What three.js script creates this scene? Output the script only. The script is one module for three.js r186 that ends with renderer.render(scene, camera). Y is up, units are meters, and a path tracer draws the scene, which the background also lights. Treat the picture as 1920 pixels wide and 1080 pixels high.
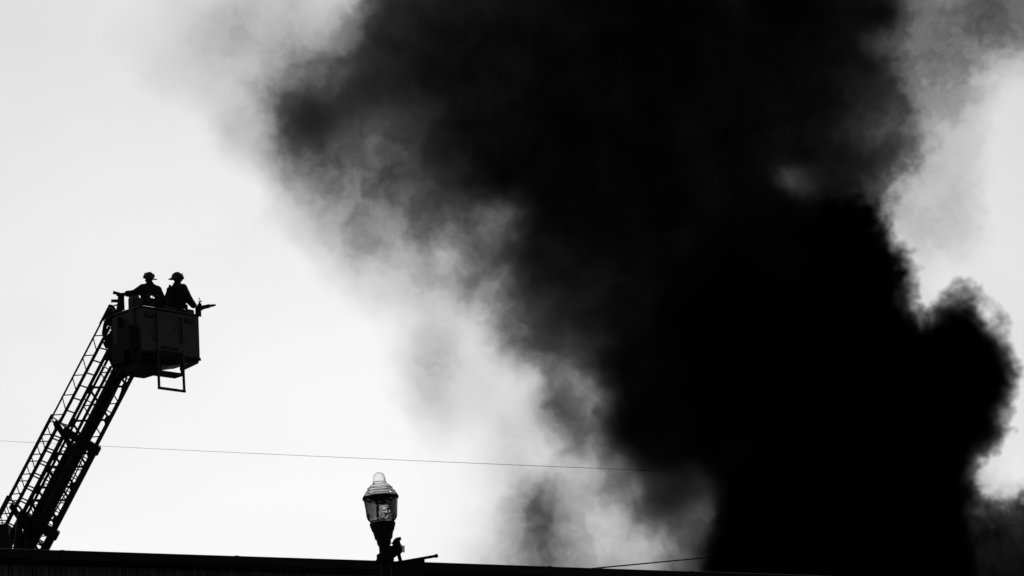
import * as THREE from 'three';
import { mergeGeometries, toCreasedNormals } from 'three/addons/utils/BufferGeometryUtils.js';
import { RoundedBoxGeometry } from 'three/addons/geometries/RoundedBoxGeometry.js';
import { MarchingCubes } from 'three/addons/objects/MarchingCubes.js';

// ---------------------------------------------------------------- camera, sky, sun, exposure
const V = (x, y, z) => new THREE.Vector3(x, y, z);
const rad = THREE.MathUtils.degToRad, smooth = THREE.MathUtils.smoothstep, lerp = THREE.MathUtils.lerp, clamp = THREE.MathUtils.clamp;
const scene = new THREE.Scene();
const FOCAL = 5105;                                   // focal length in pixels of a 1920 wide frame
const camera = new THREE.PerspectiveCamera(2 * Math.atan(540 / FOCAL) * 180 / Math.PI, 16 / 9, 0.1, 6000);
camera.rotation.order = 'YXZ';
camera.position.set(0, 1.6, 0);
camera.rotation.set(rad(14), 0, rad(-3.5));
camera.updateMatrixWorld(true);

const renderer = new THREE.WebGLRenderer({ antialias: true });
renderer.toneMapping = THREE.LinearToneMapping;
renderer.toneMappingExposure = 1;
renderer.shadowMap.enabled = true;

// hazy white sky seen against the light: brightest round the sun's quarter, falling off smoothly towards the sky behind the camera
const skyLight = (x, y, z) => {
  const d = x * -0.06 + y * 0.06 + z * -0.9964, a = Math.acos(clamp(d, -1, 1));
  return 0.08 + 0.448 * Math.exp(-Math.pow(a / 0.42, 2)) + 0.455 * Math.exp(-Math.pow(a / 1.0, 2));
};
{
  const W = 2048, H = 1024, data = new Float32Array(W * H * 4);
  for (let r = 0; r < H; r++) for (let c = 0; c < W; c++) {
    const up = ((r + 0.5) / H - 0.5) * Math.PI, az = ((c + 0.5) / W - 0.5) * 2 * Math.PI, i = (r * W + c) * 4;
    const X = Math.cos(az) * Math.cos(up), Y = Math.sin(up), Z = Math.sin(az) * Math.cos(up);
    const v = skyLight(X, Y, Z) * (1 + 0.026 * fbm(X * 9 + Z * 2, Y * 14 + Z * 3, 501, 5) + 0.006 * fbm(X * 40 + Z * 9, Y * 55, 541, 2));   // uneven high haze
    data[i] = data[i + 1] = data[i + 2] = v; data[i + 3] = 1;
  }
  const sky = new THREE.DataTexture(data, W, H, THREE.RGBAFormat, THREE.FloatType);
  sky.mapping = THREE.EquirectangularReflectionMapping;
  sky.magFilter = THREE.LinearFilter; sky.needsUpdate = true;
  scene.background = sky; scene.environment = sky;
}
const sun = new THREE.DirectionalLight(new THREE.Color(1, 0.985, 0.96), 2);
sun.position.set(30, 110, -150); sun.target.position.set(0, 5, -40);
sun.castShadow = true; sun.shadow.radius = 3; sun.shadow.mapSize.set(2048, 2048);
Object.assign(sun.shadow.camera, { left: -60, right: 60, top: 60, bottom: -60, near: 1, far: 400 });
sun.shadow.camera.updateProjectionMatrix();
scene.add(sun, sun.target);

// ---------------------------------------------------------------- helpers
let seed = 20240611;
const rnd = () => { seed = (seed + 0x6d2b79f5) | 0; let t = Math.imul(seed ^ (seed >>> 15), 1 | seed); t = (t + Math.imul(t ^ (t >>> 7), 61 | t)) ^ t; return ((t ^ (t >>> 14)) >>> 0) / 4294967296; };
const between = (a, b) => a + (b - a) * rnd();
function hash(x, y, s) { let h = Math.imul(x, 374761393) + Math.imul(y, 668265263) + Math.imul(s, 2147483647 - 1013) | 0; h = Math.imul(h ^ (h >>> 13), 1274126177); return ((h ^ (h >>> 16)) >>> 0) / 4294967296; }
function noise(x, y, s = 1) {                          // smooth gradient noise, about -1 ... 1
  const ix = Math.floor(x), iy = Math.floor(y), fx = x - ix, fy = y - iy;
  const u = fx * fx * fx * (fx * (fx * 6 - 15) + 10), v = fy * fy * fy * (fy * (fy * 6 - 15) + 10);
  const g = (cx, cy, dx, dy) => { const a = hash(cx, cy, s) * 6.2831853; return Math.cos(a) * dx + Math.sin(a) * dy; };
  return lerp(lerp(g(ix, iy, fx, fy), g(ix + 1, iy, fx - 1, fy), u), lerp(g(ix, iy + 1, fx, fy - 1), g(ix + 1, iy + 1, fx - 1, fy - 1), u), v) * 1.5;
}
function fbm(x, y, s, n = 4, gain = 0.5) { let r = 0, a = 1; for (let i = 0; i < n; i++, a *= gain, x = x * 2.03 + 7.1, y = y * 2.03 - 3.7) r += a * noise(x, y, s + i * 17); return r; }

const axisR = V(1, 0, 0).applyQuaternion(camera.quaternion), axisU = V(0, 1, 0).applyQuaternion(camera.quaternion), axisF = V(0, 0, -1).applyQuaternion(camera.quaternion);
const at = (px, py, depth) => camera.position.clone().addScaledVector(axisF, depth).addScaledVector(axisR, (px - 960) / FOCAL * depth).addScaledVector(axisU, (540 - py) / FOCAL * depth);

const used = new Map();
const numbered = (n) => { const k = used.get(n) ?? 0; used.set(n, k + 1); return k ? n + '_' + String(k).padStart(3, '0') : n; };
function tag(o, label, category, group, kind) {
  if (label) o.userData.label = label;
  if (category) o.userData.category = category;
  if (group) o.userData.group = group;
  if (kind) o.userData.kind = kind;
  return o;
}
function thing(name, label, category, position, group, kind) {
  const o = new THREE.Group(); o.name = numbered(name); o.position.copy(position); scene.add(o);
  return tag(o, label, category, group, kind);
}
const plain = (g) => { const r = g.index ? g.toNonIndexed() : g; for (const k of Object.keys(r.attributes)) if (!['position', 'normal', 'uv'].includes(k)) r.deleteAttribute(k); if (!r.attributes.uv) r.setAttribute('uv', new THREE.Float32BufferAttribute(new Float32Array(r.attributes.position.count * 2), 2)); return r; };
function part(name, geometries, material, parent, label) {
  const list = [].concat(geometries), g = list.length > 1 ? mergeGeometries(list.map(plain)) : list[0];
  const m = new THREE.Mesh(g, material); m.name = name; m.castShadow = m.receiveShadow = true;
  (parent ?? scene).add(m);
  if (label) m.userData.label = label;
  return m;
}
// a bar of round or square section between two points
const qUp = V(0, 1, 0);
function bar(a, b, r, sides = 8, r2 = r) {
  const d = b.clone().sub(a), g = new THREE.CylinderGeometry(r2, r, d.length(), sides, 1);
  g.applyQuaternion(new THREE.Quaternion().setFromUnitVectors(qUp, d.clone().normalize()));
  return g.translate((a.x + b.x) / 2, (a.y + b.y) / 2, (a.z + b.z) / 2);
}
function tube(points, r, sides = 8, seg = 24, closed = false) { return new THREE.TubeGeometry(new THREE.CatmullRomCurve3(points, closed), seg, r, sides, closed); }
function box(w, h, d, x = 0, y = 0, z = 0, bevel = 0.008) { return new RoundedBoxGeometry(w, h, d, 1, Math.min(bevel, w * 0.3, h * 0.3, d * 0.3)).translate(x, y, z); }
// a texture of grime and scratches, in greys round 1
function grimeTexture(size, s, contrast, streak) {
  const d = new Uint8Array(size * size * 4);
  for (let y = 0; y < size; y++) for (let x = 0; x < size; x++) {
    const n = fbm(x / 64, y / 64, s, 5) * 0.5 + fbm(x / 9, y / (9 * streak), s + 90, 2) * 0.35 + (hash(x, y, s) - 0.5) * 0.3, v = clamp(200 + contrast * n, 60, 255), i = (y * size + x) * 4;
    d[i] = d[i + 1] = d[i + 2] = v; d[i + 3] = 255;
  }
  const t = new THREE.DataTexture(d, size, size); t.colorSpace = THREE.SRGBColorSpace; t.wrapS = t.wrapT = THREE.RepeatWrapping; t.magFilter = THREE.LinearFilter; t.needsUpdate = true;
  return t;
}
const grime = grimeTexture(256, 5, 70, 3), grain = grimeTexture(256, 41, 60, 1);
const mat = (v, roughness, metalness = 0, map = grime) => new THREE.MeshStandardMaterial({ color: new THREE.Color().setRGB(v, v, v), roughness, metalness, map });
// ---------------------------------------------------------------- materials
const M = {
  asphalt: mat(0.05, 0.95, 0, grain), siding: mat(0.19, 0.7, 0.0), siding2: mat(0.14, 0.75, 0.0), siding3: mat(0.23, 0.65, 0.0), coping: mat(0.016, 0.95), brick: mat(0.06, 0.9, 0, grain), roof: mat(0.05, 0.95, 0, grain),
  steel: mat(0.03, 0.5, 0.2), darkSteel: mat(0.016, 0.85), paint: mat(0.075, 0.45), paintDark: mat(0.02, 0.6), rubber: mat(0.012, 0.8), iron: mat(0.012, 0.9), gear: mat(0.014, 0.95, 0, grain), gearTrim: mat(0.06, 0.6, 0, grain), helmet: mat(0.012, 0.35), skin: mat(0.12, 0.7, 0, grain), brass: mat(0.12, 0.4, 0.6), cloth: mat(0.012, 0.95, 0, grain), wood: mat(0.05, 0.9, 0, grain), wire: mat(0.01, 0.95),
};
for (const k of ['gear', 'cloth', 'rubber']) M[k].side = THREE.DoubleSide;

// ---------------------------------------------------------------- ground and the building whose roof edge crosses the bottom of the picture
{
  const g = new THREE.PlaneGeometry(5000, 5000, 40, 40).rotateX(-Math.PI / 2);
  const uv = g.attributes.uv; for (let i = 0; i < uv.count; i++) uv.setXY(i, uv.getX(i) * 1250, uv.getY(i) * 1250);
  const m = part('ground', g, M.asphalt); m.userData.kind = 'structure'; m.castShadow = false;
}
const eaveLeft = at(0, 1029.5, 42);
const eaveRight = (() => { let lo = 42, hi = 120; for (let i = 0; i < 60; i++) { const d = (lo + hi) / 2; if (at(1240, 1071, d).y < eaveLeft.y) lo = d; else hi = d; } return at(1240, 1071, lo); })();
{
  const along = eaveRight.clone().sub(eaveLeft).setY(0).normalize(), H = eaveLeft.y, turn = Math.atan2(-along.z, along.x);
  const left = eaveLeft.clone().addScaledVector(along, -5), LEN = 34, DEEP = 13;
  const b = thing('building', 'dark low building with ribbed metal siding under a plain roof coping', 'building', V(left.x, 0, left.z));
  b.rotation.y = turn;                                   // local x runs along the street front, local z towards the street
  part('wall', [box(LEN, H - 1.62, 0.3, LEN / 2, (H - 1.62) / 2, -0.3), box(0.3, H - 0.2, DEEP, 0.15, (H - 0.2) / 2, -DEEP / 2 - 0.45), box(0.3, H - 0.2, DEEP, LEN - 0.15, (H - 0.2) / 2, -DEEP / 2 - 0.45), box(LEN, H - 0.2, 0.3, LEN / 2, (H - 0.2) / 2, -DEEP - 0.6), box(LEN - 0.02, 1.48, 0.18, LEN / 2, H - 0.87, -0.3)], M.brick, b);
  part('roof', box(LEN - 0.6, 0.2, DEEP - 0.3, LEN / 2, H - 0.5, -DEEP / 2 - 0.45), M.roof, b);
  for (let x = -0.1; x < LEN; x += 3.05) {               // coping in lengths that do not lie quite true, a cover strip over each joint
    const w = Math.min(3.044, LEN + 0.1 - x), cap = part('coping', [box(w, 0.155, 0.46, 0, 0, 0, 0.012), box(w, 0.035, 0.06, 0, -0.0975, 0.15, 0.006)], M.coping, b);
    cap.position.set(x + w / 2, H - 0.0775 + between(-0.004, 0.003), -0.13 + between(-0.006, 0.006)); cap.rotation.z = between(-0.0012, 0.0012); cap.rotation.x = x < 7 ? between(0.008, 0.014) : between(-0.03, -0.012);
    part('joint_cover', box(0.07, 0.164, 0.468, w / 2, 0.001, 0, 0.004), M.coping, cap);
  }
  // ribbed siding: pans and ribs of a few widths, each a piece of its own along the stretch the photograph lets one tell apart
  const pans = [0.062, 0.088, 0.074].map((w) => box(w, 1.38, 0.03, 0, 0, 0, 0.006)), rib = box(0.026, 1.38, 0.03, 0, 0, 0, 0.008);
  const tones = [M.siding, M.siding2, M.siding3], tail = [];
  let x = 0.06, n = 0;
  while (x < LEN - 0.15) {
    const k = Math.floor(rnd() * 3), w = [0.062, 0.088, 0.074][k], lift = between(0, 0.012), y = H - 0.2 - 0.69;
    if (n < 150 && x > 4.6) { const m = part('panel', pans[k], tones[Math.floor(rnd() * 3)], b); m.position.set(x + w / 2, y, -0.185 + lift); n++; }
    else tail.push(pans[k].clone().translate(x + w / 2, y, -0.185 + lift));
    x += w;
    if (rnd() < 0.55) { tail.push(rib.clone().translate(x + 0.013, y, -0.172 + between(0, 0.01))); x += 0.026; } else x += 0.012;
  }
  const t = part('siding', tail, M.siding, b); t.userData.kind = 'stuff';
}
// ---------------------------------------------------------------- the smoke: closed bodies of soot-laden air, denser where thicker; light is absorbed along the way through them
const SMOKE_DEPTH = 100, SIGMA = 2.2;
// how light the sky looks through the plume, station by station: [height, across, level, across, level, ...] in hundredths of the plume's own frame
const stations = [
  [-160, 240, 222, 480, 190, 640, 150, 720, 50, 900, 12, 1200, 5, 1600, 8, 1700, 60, 1760, 100, 1900, 80],
  [0, 0, 222, 160, 222, 240, 222, 320, 212, 400, 207, 480, 192, 560, 187, 640, 190, 670, 165, 690, 95, 720, 45, 800, 28, 880, 18, 960, 14, 1040, 8, 1200, 4, 1400, 4, 1560, 8, 1600, 14, 1640, 18, 1675, 28, 1700, 98, 1740, 105, 1800, 105, 1860, 75, 1900, 105, 1960, 110],
  [40, 320, 214, 400, 190, 440, 176, 480, 186, 560, 185, 620, 180, 655, 120, 690, 52, 740, 34, 1560, 9, 1640, 20, 1680, 28, 1700, 85, 1740, 112, 1800, 105, 1860, 82, 1900, 90],
  [80, 160, 225, 240, 220, 320, 214, 400, 188, 480, 180, 560, 160, 600, 172, 640, 112, 680, 52, 720, 33, 800, 20, 880, 12, 960, 10, 1200, 4, 1400, 4, 1560, 13, 1600, 18, 1640, 42, 1664, 70, 1700, 100, 1740, 115, 1800, 110, 1860, 130, 1900, 125],
  [120, 300, 214, 400, 196, 480, 186, 540, 130, 600, 105, 640, 80, 700, 36, 1560, 12, 1600, 16, 1640, 22, 1664, 68, 1700, 115, 1740, 118, 1800, 125, 1860, 165, 1900, 190],
  [160, 0, 230, 160, 230, 240, 228, 320, 216, 400, 202, 480, 175, 520, 122, 560, 92, 600, 76, 640, 56, 720, 34, 800, 22, 880, 13, 960, 8, 1200, 4, 1400, 4, 1560, 14, 1600, 22, 1640, 30, 1680, 45, 1704, 84, 1740, 125, 1800, 145, 1860, 195, 1900, 212],
  [200, 320, 225, 400, 212, 460, 190, 500, 140, 540, 70, 590, 40, 640, 46, 700, 50, 760, 40, 820, 20, 1560, 12, 1600, 26, 1640, 42, 1680, 60, 1700, 48, 1722, 120, 1760, 140, 1800, 160, 1840, 198, 1900, 218],
  [240, 80, 234, 240, 234, 320, 232, 400, 220, 440, 188, 480, 186, 510, 120, 535, 72, 560, 40, 600, 37, 640, 47, 720, 60, 760, 55, 800, 38, 880, 12, 960, 7, 1200, 4, 1400, 4, 1520, 12, 1560, 16, 1600, 36, 1640, 62, 1660, 84, 1684, 66, 1710, 100, 1740, 160, 1800, 185, 1860, 215],
  [280, 400, 228, 470, 204, 510, 152, 560, 78, 620, 74, 700, 84, 760, 68, 820, 30, 1480, 18, 1540, 12, 1600, 24, 1640, 34, 1684, 48, 1710, 88, 1750, 175, 1800, 192, 1860, 218],
  [320, 240, 236, 320, 236, 400, 232, 480, 214, 520, 168, 560, 118, 600, 108, 640, 98, 720, 84, 760, 64, 800, 46, 880, 20, 960, 6, 1200, 4, 1400, 7, 1440, 14, 1458, 18, 1474, 48, 1494, 32, 1540, 18, 1580, 16, 1620, 28, 1646, 55, 1680, 75, 1720, 150, 1760, 186, 1820, 205, 1900, 222],
  [306, 1440, 10, 1476, 14, 1510, 12], [336, 1446, 10, 1460, 26, 1474, 70, 1490, 48, 1508, 36, 1530, 20],
  [352, 1440, 9, 1460, 14, 1480, 36, 1500, 46, 1518, 32, 1540, 20, 1570, 15, 1600, 22, 1640, 62, 1660, 110, 1700, 172, 1760, 195, 1800, 190, 1860, 218],
  [372, 1450, 6, 1490, 10, 1515, 18, 1545, 12],
  [360, 500, 225, 560, 160, 600, 138, 680, 104, 760, 84, 820, 52, 880, 36, 940, 10],
  [400, 320, 238, 480, 232, 560, 194, 600, 165, 640, 140, 680, 112, 720, 122, 760, 105, 800, 75, 840, 74, 880, 92, 920, 82, 950, 76, 975, 45, 1000, 15, 1040, 6, 1200, 4, 1440, 4, 1540, 8, 1600, 20, 1640, 45, 1664, 130, 1700, 180, 1740, 190, 1780, 186, 1860, 220],
  [440, 560, 220, 640, 168, 700, 142, 752, 158, 800, 104, 850, 112, 880, 74, 920, 84, 958, 60, 990, 22, 1660, 185, 1700, 200, 1740, 188, 1780, 195, 1860, 220],
  [480, 480, 236, 560, 234, 600, 215, 640, 194, 680, 170, 720, 163, 760, 166, 800, 150, 845, 165, 880, 82, 920, 74, 960, 42, 1000, 24, 1040, 14, 1080, 10, 1200, 4, 1720, 205, 1760, 215, 1860, 222],
  [520, 640, 220, 720, 200, 800, 172, 850, 158, 875, 102, 910, 122, 940, 100, 970, 40, 1040, 18],
  [560, 480, 238, 600, 238, 640, 234, 680, 225, 720, 210, 760, 202, 800, 190, 840, 182, 880, 160, 920, 130, 940, 92, 960, 70, 1000, 45, 1040, 25, 1080, 19, 1120, 15, 1160, 11, 1280, 5],
  [600, 700, 234, 800, 206, 850, 200, 900, 188, 940, 118, 970, 112, 1000, 66, 1040, 36, 1080, 26, 1120, 18],
  [640, 480, 240, 640, 240, 720, 236, 760, 225, 800, 192, 840, 196, 880, 214, 920, 192, 960, 92, 1000, 66, 1040, 50, 1080, 43, 1120, 25, 1160, 12, 1240, 5],
  [680, 720, 238, 770, 212, 810, 186, 860, 204, 910, 216, 960, 188, 1000, 110, 1030, 82, 1060, 86, 1090, 60, 1130, 22],
  [720, 480, 243, 640, 243, 720, 240, 760, 224, 800, 196, 840, 202, 880, 210, 920, 212, 960, 215, 1000, 188, 1030, 112, 1060, 100, 1085, 112, 1120, 70, 1140, 30, 1160, 12, 1240, 5],
  [760, 720, 243, 790, 210, 860, 208, 940, 216, 1000, 182, 1030, 100, 1060, 78, 1090, 105, 1125, 90, 1145, 30],
  [800, 560, 246, 720, 246, 760, 240, 800, 226, 840, 220, 880, 226, 920, 220, 960, 205, 1000, 198, 1040, 122, 1080, 84, 1120, 76, 1150, 36, 1200, 6],
  [840, 760, 244, 880, 236, 960, 206, 1000, 206, 1040, 190, 1080, 120, 1110, 128, 1150, 44, 1190, 12],
  [880, 640, 247, 720, 246, 800, 242, 880, 235, 940, 212, 1000, 192, 1040, 185, 1080, 195, 1120, 160, 1160, 92, 1200, 32, 1240, 17, 1280, 13, 1340, 9],
  [920, 880, 238, 940, 214, 984, 132, 1010, 112, 1040, 140, 1080, 182, 1120, 146, 1160, 106, 1196, 120, 1220, 50, 1270, 28, 1320, 44, 1345, 22, 1370, 8],
  [960, 720, 246, 800, 244, 880, 237, 920, 222, 960, 168, 1000, 108, 1040, 116, 1080, 172, 1120, 192, 1160, 150, 1200, 76, 1240, 45, 1280, 54, 1320, 82, 1344, 48, 1362, 12, 1420, 6],
  [1000, 880, 234, 930, 205, 980, 120, 1020, 92, 1050, 130, 1090, 158, 1130, 188, 1170, 165, 1210, 150, 1250, 84, 1290, 84, 1330, 56, 1356, 12],
  [1040, 720, 246, 800, 243, 880, 225, 920, 195, 960, 160, 1010, 122, 1050, 112, 1090, 150, 1130, 182, 1170, 168, 1210, 160, 1250, 122, 1285, 74, 1320, 40, 1350, 10, 1420, 5],
  [1120, 720, 246, 880, 215, 1000, 120, 1120, 150, 1220, 120, 1290, 60, 1340, 10, 1420, 5],
  [540, 1760, 222, 1860, 222, 1940, 222], [700, 1940, 222, 2000, 222], [860, 1880, 222, 1940, 222], [900, 1862, 215, 1890, 217, 1940, 220], [930, 1850, 150, 1880, 195, 1910, 190, 1950, 170],
  [952, 1830, 75, 1860, 92, 1890, 90, 1920, 66, 1960, 60], [985, 1820, 24, 1860, 26, 1900, 34, 1940, 30], [1025, 1840, 12, 1900, 20, 1950, 20], [1080, 1840, 6, 1920, 12, 1980, 14],
];
const spots = stations.flatMap(([y, ...r]) => Array.from({ length: r.length / 2 }, (_, i) => [r[2 * i], y, r[2 * i + 1]]));
const toLinear = (l) => { const c = l / 255; return c <= 0.04045 ? c / 12.92 : Math.pow((c + 0.055) / 1.055, 2.4); };
const skyAt = (x, y) => { const d = at(x, y, 1).sub(camera.position).normalize(); return skyLight(d.x, d.y, d.z); };
// a smooth surface through the stations (a thin plate), worked out on a coarse lattice
const level = (() => {
  const n = spots.length, m = n + 3, K = Array.from({ length: m }, () => new Float64Array(m + 1)), U = (q) => (q > 0 ? q * Math.log(q) : 0), S = 100;
  for (let i = 0; i < n; i++) {
    for (let j = 0; j < n; j++) K[i][j] = i === j ? 0.06 : U(((spots[i][0] - spots[j][0]) ** 2 + (spots[i][1] - spots[j][1]) ** 2) / (S * S));
    [1, spots[i][0] / S, spots[i][1] / S].forEach((v, k) => { K[i][n + k] = K[n + k][i] = v; });
    K[i][m] = spots[i][2];
  }
  for (let c = 0; c < m; c++) {
    let r = c;
    for (let i = c + 1; i < m; i++) if (Math.abs(K[i][c]) > Math.abs(K[r][c])) r = i;
    const swap = K[c]; K[c] = K[r]; K[r] = swap;
    for (let i = c + 1; i < m; i++) { const f = K[i][c] / K[c][c]; if (f) for (let k = c; k <= m; k++) K[i][k] -= f * K[c][k]; }
  }
  const w = new Float64Array(m);
  for (let i = m - 1; i >= 0; i--) { let v = K[i][m]; for (let k = i + 1; k < m; k++) v -= K[i][k] * w[k]; w[i] = v / K[i][i]; }
  const T = 10, X0 = -60, Y0 = -320, NX = 225, NY = 160, table = new Float32Array(NX * NY);
  for (let j = 0; j < NY; j++) for (let i = 0; i < NX; i++) {
    const x = X0 + i * T, y = Y0 + j * T;
    let v = w[n] + w[n + 1] * x / S + w[n + 2] * y / S;
    for (let k = 0; k < n; k++) v += w[k] * U(((x - spots[k][0]) ** 2 + (y - spots[k][1]) ** 2) / (S * S));
    table[j * NX + i] = v;
  }
  return (x, y) => {
    const fx = clamp((x - X0) / T, 0, NX - 1.001), fy = clamp((y - Y0) / T, 0, NY - 1.001), i = Math.floor(fx), j = Math.floor(fy), u = fx - i, v = fy - j, k = j * NX + i;
    return lerp(lerp(table[k], table[k + 1], u), lerp(table[k + NX], table[k + NX + 1], u), v);
  };
})();
function drift(x, y) {                                  // optical depth of the torn, drifting smoke
  const torn = 4.5 + 5 * smooth(x, 1480, 1600), wx = 9 * fbm(x / 80, y / 80, 11, 3) + torn * fbm(x / 24, y / 24, 61, 3), wy = 9 * fbm(x / 80, y / 80, 31, 3) + torn * fbm(x / 24, y / 24, 71, 3);
  const l = level(x + wx, y + wy), d = Math.log(skyAt(x, y) / toLinear(clamp(l, 4, 255)));
  const rough = 1 + 0.9 * smooth(x, 1790, 1830) * smooth(y, 900, 940) + 0.5 * smooth(y, 800, 900) * smooth(x, 1420, 1380), curl = rough * fbm((x + 2.2 * wx) / 70, (y + 2.2 * wy) / 70, 131, 5, 0.66), f = smooth(d, 0.05, 0.6) * (1 - 0.72 * smooth(d, 1.8, 3.6));
  return Math.max(0, d) * smooth(d, -0.01, 0.15) * Math.exp(0.23 * curl * f) * smooth(x, -20, 140) * (1 - smooth(x, 2000, 2170));
}
// the rolling right flank and body of the column
const flank = [[1494, 388], [1560, 366], [1628, 372], [1650, 380], [1662, 407], [1684, 446], [1706, 462], [1722, 486], [1728, 505], [1718, 532], [1722, 566], [1738, 577], [1756, 556], [1780, 530], [1800, 518], [1825, 534], [1868, 562], [1898, 592], [1910, 637], [1918, 690], [1914, 742], [1898, 785], [1899, 820], [1877, 851], [1850, 867], [1842, 892], [1846, 918], [1850, 939], [1832, 962], [1830, 1000], [1840, 1080], [1850, 1300], [1300, 1300], [1306, 1066], [1320, 1008], [1340, 962], [1346, 905], [1290, 850], [1220, 700], [1215, 580], [1300, 470], [1400, 424]];
function column(x, y) {
  const q = 1 - smooth(x, 1480, 1560), low = smooth(y, 862, 915), k = Math.max(1 - q, 0.9 * low * (x < 1500 ? 1 : 0)) * (1 - 0.3 * smooth(y, 900, 960));
  const big = k * 9 * fbm(x / 120, y / 120, 205, 2), ox = big + k * (9 * fbm(x / 46, y / 46, 211, 2) + 7 * fbm(x / 17, y / 17, 221, 3)), oy = -big + k * (9 * fbm(x / 46, y / 46, 231, 2) + 7 * fbm(x / 17, y / 17, 241, 3));
  let px = x + ox, py = y + oy, best = 1e9, inside = false;
  for (let i = 0, j = flank.length - 1; i < flank.length; j = i++) {
    const [ax, ay] = flank[i], [bx, by] = flank[j], ex = bx - ax, ey = by - ay, t = clamp(((px - ax) * ex + (py - ay) * ey) / (ex * ex + ey * ey), 0, 1);
    best = Math.min(best, Math.hypot(px - ax - t * ex, py - ay - t * ey));
    if ((ay > py) !== (by > py) && px < ax + (py - ay) / (by - ay) * ex) inside = !inside;
  }
  const soft = lerp(11, lerp(45, 13, low), q), e = (inside ? best : -best) / soft + 0.35 + 0.3 * k * fbm(x / 20, y / 20, 251, 3);
  if (e <= 0) return 0;
  const crest = Math.exp(-(Math.pow((x - 1850) / 74, 2) + Math.pow((y - 590 - (x - 1850) * 0.6) / 44, 2)));
  const thin = 1 - crest * clamp(0.88 + 0.36 * fbm(x / 34, y / 34, 271, 4), 0.4, 0.975);
  return Math.min(22, 0.75 * Math.pow(e, 1.45)) * thin;
}
const soot = new THREE.MeshPhysicalMaterial({ color: new THREE.Color(0.004, 0.004, 0.004), roughness: 1, specularIntensity: 0, transparent: true, opacity: 1, vertexColors: true, thickness: 1, ior: 1, attenuationColor: new THREE.Color().setRGB(Math.exp(-SIGMA), Math.exp(-SIGMA), Math.exp(-SIGMA)), attenuationDistance: 1 });
function smokeBody(name, parent, x0, x1, y0, y1, step, depth, field, s, label) {
  const nx = Math.round((x1 - x0) / step) + 1, ny = Math.round((y1 - y0) / step) + 1, n = nx * ny, h = new Float32Array(n), a = new Float32Array(n);
  const origin = parent.position, away = at((Math.max(x0, 0) + Math.min(x1, 1920)) / 2, 540, depth).sub(camera.position).normalize();
  for (let j = 0; j < ny; j++) for (let i = 0; i < nx; i++) {
    const d = field(x0 + i * step, y0 + j * step), k = j * nx + i;
    a[k] = 0.3 * (1 - Math.exp(-d / 2));                // the share of soot lying at the surface itself
    h[k] = d <= 0.012 ? 0 : Math.max(0, (d + 2 * Math.log(1 - a[k])) / SIGMA);
    if (i === 0 || j === 0 || i === nx - 1 || j === ny - 1) h[k] = 0;
  }
  const id = [new Int32Array(n).fill(-1), new Int32Array(n).fill(-1)], pos = [], col = [], index = [], p = V(0, 0, 0);
  const vertex = (side, k) => {
    if (h[k] <= 0) side = 0;                            // the two skins meet at the rim
    if (id[side][k] < 0) {
      const i = k % nx, j = (k - i) / nx, x = x0 + i * step, y = y0 + j * step, swell = 1.6 * fbm(x / 330, y / 330, s, 3);
      p.copy(at(x, y, depth)).addScaledVector(away, swell + (side ? h[k] * 0.6 : -h[k] * 0.4)).sub(origin);
      id[side][k] = pos.length / 3; pos.push(p.x, p.y, p.z); col.push(1, 1, 1, h[k] <= 0 ? 0 : a[k]);
    }
    return id[side][k];
  };
  for (let j = 0; j < ny - 1; j++) for (let i = 0; i < nx - 1; i++) {
    const k = j * nx + i, c = [k, k + 1, k + nx, k + nx + 1];
    const tri = (u, v, w) => { if (h[u] > 0 || h[v] > 0 || h[w] > 0) for (const side of [0, 1]) { const t = [vertex(side, u), vertex(side, v), vertex(side, w)]; index.push(t[0], side ? t[2] : t[1], side ? t[1] : t[2]); } };
    if ((i + j) & 1) { tri(c[0], c[2], c[1]); tri(c[1], c[2], c[3]); } else { tri(c[0], c[2], c[3]); tri(c[0], c[3], c[1]); }
  }
  const g = new THREE.BufferGeometry();
  g.setAttribute('position', new THREE.Float32BufferAttribute(pos, 3)); g.setAttribute('color', new THREE.Float32BufferAttribute(col, 4)); g.setIndex(index); g.computeVertexNormals();
  console.log(name, index.length / 3);
  return part(name, g, soot, parent, label);
}
const plume = thing('smoke_plume', 'huge plume of black smoke rising behind the roof and spreading across the sky', 'smoke', at(1500, 1250, SMOKE_DEPTH));
smokeBody('dense_column', plume, 1150, 2010, 330, 1300, 4, SMOKE_DEPTH, column, 301, 'dense black rolling column with sharp edge on the right');
const share = (x) => smooth(x, 1340, 1500);
smokeBody('drifting_smoke', plume, -20, 1520, -240, 1160, 4, SMOKE_DEPTH + 9, (x, y) => drift(x, y) * (1 - share(x)), 311, 'torn grey and black smoke drifting up to the left');
smokeBody('thin_smoke', plume, 1320, 2180, -240, 1160, 4, SMOKE_DEPTH + 15, (x, y) => drift(x, y) * share(x), 321, 'thin grey smoke at the upper right');
// ---------------------------------------------------------------- the aerial ladder with its basket
const DEPTH = 68, PXM = FOCAL / DEPTH;                  // pixels of a metre there
const foot = at(200.7, 661, DEPTH);
const axT = axisR.clone().multiplyScalar(0.461).addScaledVector(axisU, 0.887), axP = axisR.clone().multiplyScalar(0.887).addScaledVector(axisU, -0.461), axQ = axisF.clone();
const aerial = thing('aerial_ladder', 'long lattice ladder boom rising behind the roof with a rescue basket at its tip', 'fire ladder', V(0, 0, 0));
{ const d = foot.y / axT.y; aerial.position.copy(foot).addScaledVector(axT, -d); aerial.position.y = 0; }
const L = (t, p, q = 0) => foot.clone().addScaledVector(axT, t).addScaledVector(axP, p).addScaledVector(axQ, q).sub(aerial.position);
const pq = (px, py, depth) => at(px, py, depth).sub(aerial.position);
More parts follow.
